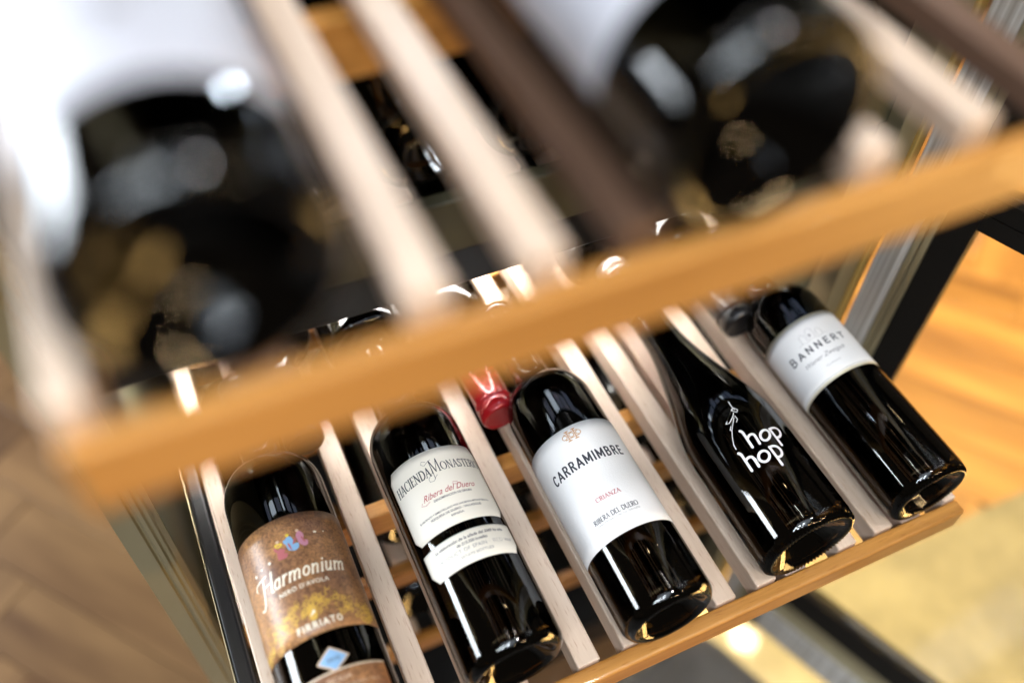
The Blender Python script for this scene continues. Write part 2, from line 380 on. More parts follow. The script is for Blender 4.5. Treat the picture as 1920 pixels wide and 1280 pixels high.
# roman capitals drawn as thick and thin strokes with serifs (unit box, T thick, t thin)
def arc(cx, cy, rx, ry, a0, a1, n=10): return [(cx + rx * math.cos(math.radians(a0 + (a1 - a0) * i / n)), cy + ry * math.sin(math.radians(a0 + (a1 - a0) * i / n))) for i in range(n + 1)]
def sf(x, y, w=0.13): return ('t', [(x - w, y), (x + w, y)])
ROMAN = {
 'A': (0.78, [('t', [(0.08, 0), (0.39, 1)]), ('T', [(0.39, 1), (0.70, 0)]), ('t', [(0.2, 0.36), (0.57, 0.36)]), sf(0.08, 0, .09), sf(0.70, 0, .11)]),
 'B': (0.64, [('T', [(0.14, 0), (0.14, 1)]), ('t', [(0.05, 1), (0.32, 1)]), ('T', arc(0.3, 0.76, 0.22, 0.24, 90, -90)), ('T', arc(0.32, 0.27, 0.27, 0.27, 90, -90)), ('t', [(0.05, 0), (0.34, 0)]), ('t', [(0.14, 0.53), (0.3, 0.53)])]),
 'C': (0.78, [('T', arc(0.46, 0.5, 0.38, 0.5, 125, 235)), ('t', arc(0.46, 0.5, 0.38, 0.5, 125, 45)), ('t', arc(0.46, 0.5, 0.38, 0.5, 235, 318)), ('t', [(0.72, 0.78), (0.72, 0.97)])]),
 'D': (0.82, [('T', [(0.14, 0), (0.14, 1)]), ('t', [(0.04, 1), (0.36, 1)]), ('t', [(0.04, 0), (0.36, 0)]), ('T', arc(0.34, 0.5, 0.42, 0.5, 90, -90, 14))]),
 'E': (0.60, [('T', [(0.14, 0), (0.14, 1)]), ('t', [(0.04, 1), (0.52, 1)]), ('t', [(0.04, 0), (0.54, 0)]), ('t', [(0.14, 0.52), (0.44, 0.52)]), ('t', [(0.52, 1), (0.52, 0.86)]), ('t', [(0.54, 0), (0.56, 0.16)])]),
 'G': (0.82, [('T', arc(0.46, 0.5, 0.38, 0.5, 125, 235)), ('t', arc(0.46, 0.5, 0.38, 0.5, 125, 45)), ('t', arc(0.46, 0.5, 0.38, 0.5, 235, 310)), ('T', [(0.71, 0.1), (0.71, 0.42)]), sf(0.68, 0.42, .1)]),
 'H': (0.84, [('T', [(0.15, 0), (0.15, 1)]), ('T', [(0.68, 0), (0.68, 1)]), ('t', [(0.15, 0.52), (0.68, 0.52)])] + [sf(x, y, .1) for x in (.15, .68) for y in (0, 1)]),
 'I': (0.32, [('T', [(0.16, 0), (0.16, 1)]), sf(.16, 0, .1), sf(.16, 1, .1)]),
 'L': (0.60, [('T', [(0.15, 0), (0.15, 1)]), ('t', [(0.05, 0), (0.54, 0)]), sf(.15, 1, .1), ('t', [(0.54, 0), (0.57, 0.2)])]),
 'M': (0.98, [('t', [(0.14, 0), (0.18, 1)]), ('T', [(0.18, 1), (0.49, 0.04)]), ('t', [(0.49, 0.04), (0.80, 1)]), ('T', [(0.80, 1), (0.85, 0)]), sf(.13, 0, .09), sf(.85, 0, .1)]),
 'N': (0.86, [('t', [(0.14, 0), (0.14, 1)]), ('T', [(0.14, 1), (0.70, 0)]), ('t', [(0.70, 0), (0.70, 1)]), sf(.14, 0, .09), sf(.70, 1, .09), ('t', [(0.03, 1), (0.16, 1)])]),
 'O': (0.90, [('T', arc(0.45, 0.5, 0.39, 0.5, 130, 230)), ('T', arc(0.45, 0.5, 0.39, 0.5, 50, -50)), ('t', arc(0.45, 0.5, 0.39, 0.5, 130, 50)), ('t', arc(0.45, 0.5, 0.39, 0.5, 230, 310))]),
 'R': (0.70, [('T', [(0.14, 0), (0.14, 1)]), ('t', [(0.04, 1), (0.34, 1)]), ('T', arc(0.32, 0.75, 0.25, 0.25, 90, -90)), ('T', [(0.3, 0.5), (0.64, 0)]), ('t', [(0.14, 0.5), (0.32, 0.5)]), sf(.14, 0, .1)]),
 'S': (0.56, [('T', [(0.44, 0.9), (0.3, 1.0), (0.13, 0.93), (0.1, 0.76), (0.2, 0.6), (0.36, 0.46), (0.46, 0.3), (0.42, 0.1), (0.26, 0.0), (0.08, 0.08)]), ('t', [(0.46, 0.78), (0.45, 0.98)]), ('t', [(0.07, 0.22), (0.07, 0.02)])]),
 'T': (0.72, [('T', [(0.36, 0), (0.36, 1)]), ('t', [(0.04, 1), (0.68, 1)]), ('t', [(0.04, 1), (0.05, 0.84)]), ('t', [(0.68, 1), (0.67, 0.84)]), sf(.36, 0, .1)]),
 'U': (0.80, [('T', [(0.14, 1), (0.14, 0.32), (0.18, 0.12), (0.3, 0.01), (0.44, 0), (0.58, 0.08), (0.66, 0.26)]), ('t', [(0.66, 0.26), (0.66, 1)]), sf(.14, 1, .1), sf(.66, 1, .09)]),
 'Z': (0.66, [('t', [(0.08, 0.84), (0.1, 1), (0.58, 1)]), ('T', [(0.58, 1), (0.06, 0)]), ('t', [(0.06, 0), (0.56, 0), (0.6, 0.18)])]),
 ' ': (0.36, [])}
def roman(sk, s, a0, a1, y, h, m, parent, thick=0.085, thin=0.045, slant=0.0, caps=None, name='lettering'):
    adv = 0; items = []
    for i, ch in enumerate(s):
        k = caps[i] if caps else 1.0
        wd, st = ROMAN[ch]
        items.append((adv, k, st)); adv += wd * k + 0.05
    A = (a1 - a0) / adv; lines = []
    for ox, k, st in items:
        for kind, pl in st:
            wdt = (thick if kind == 'T' else thin) * h
            lines.append((wdt, [(a0 + A * (ox + p[0] * k), y + p[1] * h * k + slant * (ox + p[0] * k) / adv) for p in pl]))
    return strokes(sk, lines, 0.0005, m=m, parent=parent, name=name)

SANS = {
 'A': (0.56, [[(0.05, 0), (0.28, 1)], [(0.28, 1), (0.51, 0)], [(0.14, 0.3), (0.42, 0.3)]]),
 'B': (0.52, [[(0.09, 0), (0.09, 1)], [(0.09, 1), (0.28, 1), (0.38, 0.9), (0.38, 0.64), (0.28, 0.54), (0.09, 0.54)], [(0.28, 0.54), (0.42, 0.42), (0.42, 0.12), (0.3, 0), (0.09, 0)]]),
 'C': (0.50, [arc(0.27, 0.5, 0.20, 0.5, 48, 312, 14)]),
 'E': (0.44, [[(0.09, 0), (0.09, 1)], [(0.09, 1), (0.40, 1)], [(0.09, 0.52), (0.35, 0.52)], [(0.09, 0), (0.40, 0)]]),
 'F': (0.42, [[(0.09, 0), (0.09, 1)], [(0.09, 1), (0.40, 1)], [(0.09, 0.52), (0.35, 0.52)]]),
 'I': (0.18, [[(0.09, 0), (0.09, 1)]]),
 'M': (0.68, [[(0.09, 0), (0.09, 1)], [(0.09, 1), (0.34, 0.2)], [(0.34, 0.2), (0.59, 1)], [(0.59, 1), (0.59, 0)]]),
 'N': (0.56, [[(0.09, 0), (0.09, 1)], [(0.09, 1), (0.47, 0)], [(0.47, 0), (0.47, 1)]]),
 'O': (0.56, [arc(0.28, 0.5, 0.21, 0.5, 0, 360, 20)]),
 'R': (0.52, [[(0.09, 0), (0.09, 1)], [(0.09, 1), (0.29, 1), (0.40, 0.9), (0.40, 0.6), (0.29, 0.5), (0.09, 0.5)], [(0.25, 0.5), (0.45, 0)]]),
 'T': (0.48, [[(0.24, 0), (0.24, 1)], [(0.03, 1), (0.45, 1)]])}
def sans(sk, s, a0, a1, y, h, m, parent, thick=0.15, gap=0.10, off=0.00034, caps=None):
    adv = 0; items = []
    for i, ch in enumerate(s):
        k = caps[i] if caps else 1.0; wd, st = SANS[ch]; items.append((adv, k, st)); adv += wd * k + gap
    adv -= gap; A = (a1 - a0) / adv; lines = []; t = thick / 2
    for ox, k, st in items:
        for pl in st: lines.append((thick * h, [(a0 + A * (ox + p[0] * k), y + (t + p[1] * (1 - thick)) * h * k) for p in pl]))
    return strokes(sk, lines, 0.0005, off=off, m=m, parent=parent)

# ------------------------------------------------------------------ bottles of the pulled-out shelf
ZA = 0.032
def bottle(name, label, x, y, z, rotz=0.0, group=None): return thing(name, label, 'bottle', (x, y, z), rotz, group)

# 1 brown label
b1 = bottle('wine_bottle', 'wine bottle with brown marbled label reading Harmonium, at the left end of the lower shelf', -0.2375, 0.0075, ZA)
s1 = make_glass(b1, 0.0365, 'bordeaux'); make_capsule(b1, blackcap_m)
YB = 0.0075
lb = link('label', patch(s1, rect_rows(0.0672 - YB, 0.1562 - YB, -82, 82), 0.00025, nx=60), brown_m, b1)
def flourish(sk, cx, cy, r, turns, dirn, start):
    return [((cx + r * (1 - 0.82 * i / 16) * math.cos(start + dirn * turns * 2 * pi * i / 16)), cy + r * (1 - 0.82 * i / 16) * math.sin(start + dirn * turns * 2 * pi * i / 16) * 0.00062) for i in range(17)]
sw = []
rnd = random.Random(3)
for i in range(190):
    t = rnd.uniform(-1, 1); a = t * 78
    yb = (0.087 - 0.017 * abs(t) ** 1.5) - YB + rnd.gauss(0, 0.0042)
    if yb < 0.0615: continue
    sw.append((0.00062 * rnd.uniform(.7, 1.3), flourish(s1, a, yb, rnd.uniform(2.4, 5.2), rnd.uniform(.6, 1.25), rnd.choice((-1, 1)), rnd.uniform(0, 6.28))))
strokes(s1, sw, 0.0004, m=scroll_m, parent=lb, taper=True, name='scroll_ornament')
# Harmonium: swash H, then slanted lower case
yH = 0.1085 - YB
strokes(s1, [(0.0013, [(-40.5, yH + 0.0125), (-42, yH + 0.0075), (-44, yH + 0.001), (-46.5, yH - 0.0045), (-50, yH - 0.0072), (-53.5, yH - 0.0062)]),
             (0.0014, [(-29, yH + 0.0135), (-30.5, yH + 0.0085), (-32.5, yH + 0.003), (-33.5, yH + 0.0002), (-31, yH + 0.0001)]),
             (0.0008, [(-43, yH + 0.0062), (-38, yH + 0.0066), (-31, yH + 0.0070)]), (0.0011, [(-54, yH + 0.0088), (-51.5, yH + 0.0116), (-46, yH + 0.0125), (-40.5, yH + 0.0127), (-36, yH + 0.0133)]),
             (0.0007, [(-54, yH + 0.0088), (-52.5, yH + 0.0075)])], 0.001, m=creamink_m, parent=lb)
ST = lambda x: [('T', [(x, 1), (x, 0)]), ('t', [(x - 0.09, 0.93), (x, 1)]), ('t', [(x - 0.06, 0), (x + 0.09, 0)])]
AR = lambda x: [('T', [(x, 0.62), (x + 0.12, 0.92), (x + 0.25, 0.98), (x + 0.34, 0.82), (x + 0.34, 0)]), ('t', [(x + 0.28, 0), (x + 0.43, 0)])]
LOW_IT = {'a': (0.62, [('T', arc(0.27, 0.49, 0.19, 0.47, 50, 310, 12)), ('T', [(0.46, 1), (0.46, 0.02)]), ('t', [(0.46, 0.02), (0.58, 0.08)])]),
          'r': (0.46, ST(0.12) + [('T', [(0.12, 0.6), (0.24, 0.92), (0.36, 0.98)])]), 'm': (0.98, ST(0.12) + AR(0.12) + AR(0.46)), 'n': (0.64, ST(0.12) + AR(0.12)),
          'o': (0.58, [('T', arc(0.28, 0.49, 0.20, 0.47, 0, 360, 20))]), 'i': (0.28, ST(0.13) + [('T', [(0.13, 1.36), (0.13, 1.44)])]),
          'u': (0.62, [('T', [(0.12, 1), (0.12, 0.26), (0.19, 0.04), (0.30, 0.02), (0.44, 0.3)]), ('T', [(0.46, 1), (0.46, 0)]), ('t', [(0.04, 0.95), (0.12, 1)]), ('t', [(0.46, 0), (0.57, 0.05)])])}
adv = 0; its = []
for ch in 'armonium': its.append((adv, LOW_IT[ch][1])); adv += LOW_IT[ch][0] + 0.03
hx = 0.0066; A_ = (52 - -31) / (adv + 0.2); lnz = []
for ox, st in its:
    for kd, pl in st: lnz.append(((0.00125 if kd == 'T' else 0.0006), [(-31 + A_ * (ox + p[0] + 0.2 * p[1]), yH + p[1] * hx) for p in pl]))
strokes(s1, lnz, 0.001, m=creamink_m, parent=lb)
text(s1, "NERO D'AVOLA", -27, 26, 0.1012 - YB, 0.0030, creamink_m, lb, bold=0.012, space=1.1)
sans(s1, 'FIRRIATO', -21, 26, 0.0716 - YB, 0.0048, creamink_m, lb, thick=0.19, gap=0.16)
emb = strokes(s1, [(0.0052, [(-1, 0.0795 - YB), (-1, 0.0848 - YB)])], 0.005, m=scroll_m, parent=lb, name='emblem')
strokes(s1, [(0.0007, [(-3, 0.0805 - YB), (1, 0.0838 - YB)]), (0.0014, [(-0.5, 0.0818 - YB), (1.2, 0.0826 - YB)])], 0.001, off=0.0004, m=creamink_m, parent=emb if False else lb, name='emblem')
# three small painted figures
def blob(sk, cx, cy, rx, ry, off=0.00034): return [(cx + rx * math.cos(t * pi / 8), cy + ry * math.sin(t * pi / 8)) for t in range(17)]
def disc(sk, shapes, m, parent, name, off=0.00036):
    bm = bmesh.new()
    for cx, cy, rx, ry, rot in shapes:
        EPS[0] += 1; o = off + (EPS[0] % 9) * 5e-6
        vs = []
        for i in range(14):
            t = i * 2 * pi / 14; dx = rx * math.cos(t) * (1 + 0.15 * math.sin(3 * t)); dy = ry * math.sin(t)
            ax = dx * math.cos(rot) - dy * math.sin(rot); ay = dx * math.sin(rot) + dy * math.cos(rot)
            vs.append(bm.verts.new(sk.pt(math.radians(cx) + ax / sk.R, cy + ay, o)))
        bm.faces.new(vs)
    bm.normal_update()
    for f in bm.faces:
        c = f.calc_center_median()
        if f.normal.dot(Vector((c.x, 0, c.z))) < 0: f.normal_flip()
    me = bpy.data.meshes.new(name); bm.to_mesh(me); bm.free(); me.materials.append(m)
    ob = bpy.data.objects.new(name, me); COL.objects.link(ob); ob.parent = parent; return ob
Y0 = 0.134 - YB
disc(s1, [(-13, Y0 - .004, .0022, .0042, -.35), (-10, Y0 - .0065, .0030, .0018, .1)], rose_m, lb, 'painted_figure')
disc(s1, [(-12.5, Y0 + .0025, .0027, .0016, -.2), (-1, Y0 + .0072, .0012, .0012, 0)], yellow_m, lb, 'painted_figure')
disc(s1, [(-1, Y0 + .001, .0026, .0055, -.1), (3, Y0 - .003, .0036, .0024, .4), (-4, Y0 + .002, .0012, .0030, .5)], blue_m, lb, 'painted_figure')
disc(s1, [(11, Y0 + .003, .0024, .0050, -.1), (14, Y0 - .002, .0026, .0022, .3)], pink_m, lb, 'painted_figure')
disc(s1, [(-16, Y0 - .0005, .0008, .0028, .5), (-8.5, Y0 - .003, .0007, .0022, -.4), (-1.5, Y0 - .0015, .0006, .0030, .2), (4.5, Y0 + .0015, .0007, .0026, -.6), (13.5, Y0 + .001, .0006, .0026, .3), (-12.5, Y0 + .0022, .0013, .0004, 0)], rose_m, lb, 'painted_fold', off=0.00042)
disc(s1, [(-12.5, Y0 + .0052, .0011, .0012, 0), (10, Y0 + .0085, .0011, .0011, 0)], tan_m, lb, 'painted_figure')
for st_ in [(-27, .128 - YB, .0011, .0011, 0), (-38, .1275 - YB, .0007, .0007, 0), (-48, .1262 - YB, .0009, .0012, 0), (28, .139 - YB, .0012, .0008, 0), (38, .139 - YB, .0006, .0005, 0)]: disc(s1, [st_], creamink_m, lb, 'printed_star')
# lower strip label and diamond seal
lb2 = link('label', patch(s1, rect_rows(0.0080, 0.0345, -50, 58), 0.00025, nx=40), brown_m, b1)
strokes(s1, [(0.0006, [(-49 + i * 5.3, 0.0335) for i in range(21)])], 0.0005, m=creamink_m, parent=lb2, name='printed_line')
text(s1, 'SICILIA', -8, 16, 0.0265, 0.0030, tan_m, lb2, bold=0.01); text(s1, 'INDICAZIONE GEOGRAFICA TIPICA', -22, 44, 0.0215, 0.0020, tan_m, lb2)
def diamond(sk, ca, cy, ha, hy, off, m, parent, name):
    bm = bmesh.new(); vs = [bm.verts.new(sk.pt(math.radians(ca + da), cy + dy, off)) for da, dy in ((-ha, 0), (-ha / 2, -hy / 2), (0, -hy), (ha / 2, -hy / 2), (ha, 0), (ha / 2, hy / 2), (0, hy), (-ha / 2, hy / 2))]
    for i in range(8): pass
    c = bm.verts.new(sk.pt(math.radians(ca), cy, off))
    for i in range(8): bm.faces.new((c, vs[i], vs[(i + 1) % 8]))
    bm.normal_update()
    for f in bm.faces:
        cc = f.calc_center_median()
        if f.normal.dot(Vector((cc.x, 0, cc.z))) < 0: f.normal_flip()
    me = bpy.data.meshes.new(name); bm.to_mesh(me); bm.free(); me.materials.append(m)
    ob = bpy.data.objects.new(name, me); COL.objects.link(ob); ob.parent = parent; return ob
dm = diamond(s1, 3.5, 0.0485 - YB, 16.5, 0.0085, 0.00045, tan_m, b1, 'seal_sticker')
diamond(s1, 3.5, 0.0485 - YB, 14, 0.0072, 0.00055, blue_m, dm, 'seal_centre')
text(s1, '2010', -3, 10, 0.047 - YB, 0.0028, softink_m, dm, off=0.00065)

# 2 cream label with cut corners
YB = 0.0087
b2 = bottle('wine_bottle', 'wine bottle with cream cut-corner label reading Hacienda Monasterio above a narrow cream strip', -0.1268, YB, ZA)
s2 = make_glass(b2, 0.0358, 'bordeaux', fill=0.214)
def chrows(y0, y1, a, ch, cha, top=True, bottom=True): return rect_rows(y0 - YB, y1 - YB, -a, a, ch, cha, bottom, top)
lb = link('label', patch(s2, chrows(0.1040, 0.1672, 63, 0.0065, 8), 0.00025, nx=50), cream_m, b2)
roman(s2, 'HACIENDA', -57, -8, 0.1455 - YB, 0.0074, ink_m, lb, thick=0.12, thin=0.065, slant=0.0008)
roman(s2, 'MONASTERIO', -8, 60, 0.1478 - YB, 0.0066, ink_m, lb, thick=0.12, thin=0.065, caps=[1.6] + [1] * 9)
strokes(s2, [(0.0003, [(-9, .1585 - YB), (-13, .1600 - YB), (-15, .1580 - YB), (-12, .1560 - YB), (-7, .1580 - YB), (-3, .1590 - YB)]),
             (0.0003, [(-8, .1475 - YB), (-13, .1445 - YB), (-13, .1420 - YB), (-8, .1415 - YB), (-5, .1440 - YB), (-2, .1455 - YB)]),
             (0.0004, [(-6, .158 - YB), (-5.5, .150 - YB), (-6, .1425 - YB)])], 0.0003, m=softink_m, parent=lb)
text(s2, 'Ribera del Duero', -29, 36, 0.1298 - YB, 0.0048, redink_m, lb, shear=0.55)
strokes(s2, [(0.0003, [(-31, .1305 - YB), (-33, .1285 - YB), (-28, .1272 - YB), (-22, .1285 - YB)]), (0.0003, [(16, .1355 - YB), (11, .1362 - YB), (9, .1345 - YB), (14, .1335 - YB)])], .0003, m=redink_m, parent=lb)
text(s2, 'DENOMINACION DE ORIGEN', -18, 28, 0.1262 - YB, 0.0017, softink_m, lb, bold=0.02)
text(s2, 'ELABORADO Y EMBOTELLADO POR HACIENDA MONASTERIO S.L.', -44, 46, 0.1172 - YB, 0.0014, softink_m, lb, bold=0.02)
text(s2, 'PESQUERA DE DUERO - VALLADOLID', -30, 32, 0.1140 - YB, 0.0017, softink_m, lb, bold=0.02); text(s2, 'ESPAÑA', -7, 8, 0.1108 - YB, 0.0014, softink_m, lb, bold=0.02)
lb = link('label', patch(s2, rect_rows(0.0735 - YB, 0.0972 - YB, -60, 60, 0.0075, 9, True, False) , 0.00025, nx=50), cream_m, b2)
text(s2, 'La elaboración de la añada del 2009 ha sido', -42, 44, 0.0915 - YB, 0.0022, softink_m, lb, bold=0.02, shear=0.2)
text(s2, 'de 213.200 botellas', -16, 20, 0.0877 - YB, 0.0021, softink_m, lb, bold=0.02, shear=0.2)
roman(s2, 'PRODUCT OF SPAIN'.replace('P', 'R').replace('F', 'E') if False else 'RED', 24, 38, 0.0832 - YB, 0.0026, greyink_m, lb)
text(s2, 'PRODUCT OF SPAIN ·', -42, 20, 0.0830 - YB, 0.0027, greyink_m, lb, space=1.1)
text(s2, 'WINE', 40, 52, 0.0832 - YB, 0.0024, greyink_m, lb)
text(s2, 'ESTATE BOTTLED', -16, 22, 0.0788 - YB, 0.0019, greyink_m, lb, bold=0.01)

# 3 white label
YB = -0.0035
b3 = bottle('wine_bottle', 'wine bottle with tall white embossed label reading Carramimbre below a copper emblem', -0.0170, YB, ZA)
s3 = make_glass(b3, 0.0351, 'bordeaux', fill=0.216)
lb = link('label', patch(s3, rect_rows(0.0532 - YB, 0.1460 - YB, -102, 72), 0.00025, nx=64), paper_m, b3)
sans(s3, 'CARRAMIMBRE', -64, 38, 0.1114 - YB, 0.0088, ink_m, lb, thick=0.155, gap=0.13)
roman(s3, 'CRIANZA', -28, 4, 0.0818 - YB, 0.0031, redink_m, lb, thick=0.17, thin=0.11)
roman(s3, 'RIBERA DEL DUERO', -43, 15, 0.0682 - YB, 0.0036, ink_m, lb, thick=0.17, thin=0.10)
text(s3, 'DENOMINACION DE ORIGEN', -41, 14, 0.0655 - YB, 0.0015, softink_m, lb, space=1.3)
ey = 0.1385 - YB; em = []
for da in (-9, 0, 9):
    em.append((0.0006, [(-13.5 + da + 3.0 * math.cos(t * pi / 8), ey + 0.0018 * math.sin(t * pi / 8)) for t in range(17)]))
for da in (-4.5, 4.5):
    em += [(0.0008, [(-13.5 + da, ey - 0.0042), (-13.5 + da, ey + 0.0042)]), (0.0009, [(-13.5 + da - 2.0, ey + 0.0040), (-13.5 + da + 2.0, ey + 0.0040)]), (0.0009, [(-13.5 + da - 2.0, ey - 0.0042), (-13.5 + da + 2.0, ey - 0.0042)]),
           (0.0006, [(-13.5 + da - 4.2, ey - 0.0024), (-13.5 + da + 4.2, ey - 0.0024)]), (0.0006, [(-13.5 + da - 4.2, ey + 0.0024), (-13.5 + da + 4.2, ey + 0.0024)])]
strokes(s3, em, 0.0006, m=goldink_m, parent=lb, name='emblem')

# 4 printed burgundy bottle
YB = 0.0022
b4 = bottle('wine_bottle', 'sloping-shoulder black bottle printed hop hop with a thin white grasshopper drawing', 0.1015, YB, ZA + 0.0015)
s4 = make_glass(b4, 0.0389, 'burgundy', knurl=0.0013, fill=0.226, seg=144); make_capsule(b4, silver_m, 0.238)
HOP = {'antenna': [(-9.11, 0.10957), (-9.78, 0.10541), (-9.75, 0.10202)], 'head': [(-9.6, 0.10321), (-6.56, 0.09998), (-8.9, 0.09835), (-12.72, 0.10106), (-9.6, 0.10321)], 'wing': [(-11.28, 0.10261), (-26.62, 0.09422), (-23.15, 0.09329), (-14.8, 0.09696)], 'back': [(-12.57, 0.09901), (-26.82, 0.08823), (-25.55, 0.08737), (-15.2, 0.09552)], 'foreleg': [(-13.43, 0.09639), (-13.08, 0.09305), (-15.98, 0.09131)], 'hind': [(-25.55, 0.08737), (-29.72, 0.08219), (-32.92, 0.07724), (-33.45, 0.07337)], 'eye': [(-9.63, 0.10148), (-9.33, 0.10112)]}
LET = {'h1a': [(-18.99, 0.08375), (-17.68, 0.08281), (-17.25, 0.08095), (-17.52, 0.07604), (-17.97, 0.06807)], 'h1b': [(-17.56, 0.07534), (-14.45, 0.07714), (-10.75, 0.07759), (-8.38, 0.07647), (-8.27, 0.0738), (-9.1, 0.06794)], 'o1': [(6.92, 0.07104), (5.37, 0.06986), (3.52, 0.06894), (1.55, 0.06837), (-0.33, 0.06821), (-1.96, 0.06847), (-3.2, 0.0691), (-3.94, 0.07005), (-4.13, 0.07122), (-3.74, 0.07248), (-2.81, 0.07373), (-1.41, 0.07484), (0.34, 0.07572), (2.29, 0.07629), (4.24, 0.07648), (6.01, 0.07629), (7.4, 0.07572), (8.25, 0.07481), (8.46, 0.07365), (7.99, 0.07234), (6.92, 0.07104)], 'p1a': [(11.52, 0.07595), (11.97, 0.07057), (12.09, 0.06069)], 'p1b': [(11.38, 0.07549), (15.87, 0.07643), (20.9, 0.07582), (23.06, 0.0732), (21.52, 0.07007), (17.54, 0.06777), (13.35, 0.06734), (11.97, 0.06818)], 'h2a': [(-34.05, 0.0698), (-32.75, 0.06879), (-32.31, 0.06693), (-32.52, 0.06215), (-33.0, 0.05343)], 'h2b': [(-32.76, 0.06158), (-29.94, 0.06297), (-26.6, 0.06298), (-24.23, 0.06187), (-23.95, 0.05943), (-24.23, 0.05324)], 'o2': [(-8.64, 0.05599), (-10.02, 0.05492), (-11.73, 0.05416), (-13.6, 0.05377), (-15.45, 0.0538), (-17.11, 0.05423), (-18.42, 0.05504), (-19.26, 0.05611), (-19.55, 0.05736), (-19.26, 0.05865), (-18.43, 0.05987), (-17.11, 0.06089), (-15.45, 0.06162), (-13.58, 0.062), (-11.7, 0.06199), (-9.98, 0.06159), (-8.61, 0.06083), (-7.73, 0.05978), (-7.43, 0.05855), (-7.75, 0.05724), (-8.64, 0.05599)], 'p2a': [(-2.58, 0.06242), (-2.36, 0.05617), (-2.51, 0.04621)], 'p2b': [(-2.7, 0.06199), (1.28, 0.06243), (5.2, 0.06114), (7.09, 0.05788), (5.77, 0.05446), (2.88, 0.05266), (-0.54, 0.05249), (-2.12, 0.05343)]}
for D in (HOP, LET):
    for k_ in D: D[k_] = [(a_, y_ + 0.0035) for a_, y_ in D[k_]]
def sm(pl, k=2):
    for _ in range(k):
        q = [pl[0]]
        for a, b_ in zip(pl[:-1], pl[1:]):
            q += [(a[0] * .75 + b_[0] * .25, a[1] * .75 + b_[1] * .25), (a[0] * .25 + b_[0] * .75, a[1] * .25 + b_[1] * .75)]
        q.append(pl[-1]); pl = q
    return pl
strokes(s4, [(0.00195, sm(v) if v[0] != v[-1] else v) for v in LET.values()], 0.0019, off=0.00015, m=white_m, parent=b4, name='lettering')
strokes(s4, [(0.0006, [a_, b_]) for v in HOP.values() for a_, b_ in zip(v[:-1], v[1:])], 0.0006, off=0.0002, m=white_m, parent=b4, name='grasshopper_drawing')

# 5 bordered label
YB = 0.0008
b5 = bottle('wine_bottle', 'wine bottle with gold-bordered white label reading Bannert, nearest the open door', 0.2110, YB, ZA)
s5 = make_glass(b5, 0.0338, 'bordeaux', knurl=0.0010, seg=144); make_capsule(b5, blackcap_m)
lb = link('label', patch(s5, rect_rows(0.1062 - YB, 0.1668 - YB, -118, 66), 0.00022, nx=64), border_m, b5)
inner = link('label_face', patch(s5, rect_rows(0.1084 - YB, 0.1646 - YB, -114, 62), 0.00032, nx=64), paper_m, lb)
for yl in (0.1095, 0.1636): strokes(s5, [(0.0003, [(-112 + i * 4.3, yl - YB) for i in range(41)])], .0003, off=.0004, m=greenink_m, parent=lb, name='printed_line')
sans(s5, 'BANNERT', -70, 20, 0.1352 - YB, 0.0068, ink_m, lb, off=.0004, thick=0.17, gap=0.24, caps=[1.2, 1, 1, 1, 1, 1, 1])
text(s5, 'Wiener Zweigelt', -55, 8, 0.1262 - YB, 0.0040, greyink_m, lb, off=.0004, shear=0.5)
text(s5, 'CLASSIC', -32, -10, 0.1180 - YB, 0.0016, greyink_m, lb, off=.0004, space=1.3)
ho = []
for a, wd, hh in ((-34, 8, .006), (-22, 9, .0085), (-10, 8, .005)):
    ho += [(.00025, [(a - wd / 2, .1455 - YB), (a - wd / 2, .1455 - YB + hh), (a, .1455 - YB + hh + .0025), (a + wd / 2, .1455 - YB + hh), (a + wd / 2, .1455 - YB)])]
ho += [(.0002, [(-45 + i * 5, .1452 + .0006 * math.sin(i * 1.7) - YB) for i in range(10)]), (.0014, [(-23.5, .1485 - YB), (-23.5, .1500 - YB)])]
strokes(s5, ho, .0003, off=.0004, m=greyink_m, parent=lb, name='house_engraving')

# ------------------------------------------------------------------ the bottles lying behind on the same shelf
r1 = bottle('wine_bottle', 'unlabelled dark bottle behind the Hacienda bottle, its round base facing out', -0.1265, 0.303, 0.030)
make_glass(r1, 0.037, 'bordeaux', knurl=0.0004, seg=144)
r2 = bottle('wine_bottle', 'dark bottle behind the hop hop bottle, ribbed base ring facing out', 0.1001, 0.317, 0.030)
make_glass(r2, 0.037, 'bordeaux', knurl=0.0009, seg=144)
r3 = bottle('wine_bottle', 'bottle lying the other way round, its shiny red capsule pointing out between two necks', -0.0530, 0.502, 0.022, pi)
make_glass(r3, 0.036, 'bordeaux'); make_capsule(r3, red_m)
r4 = bottle('wine_bottle', 'reversed bottle whose black capsule ends beside the Bannert bottle shoulder', 0.1775, 0.505, 0.026, pi)
make_glass(r4, 0.036, 'bordeaux'); make_capsule(r4, blackcap_m)
r5 = bottle('wine_bottle', 'reversed bottle with black capsule between the Harmonium and Hacienda bottles', -0.2035, 0.540, 0.022, pi)
make_glass(r5, 0.036, 'bordeaux'); make_capsule(r5, blackcap_m)

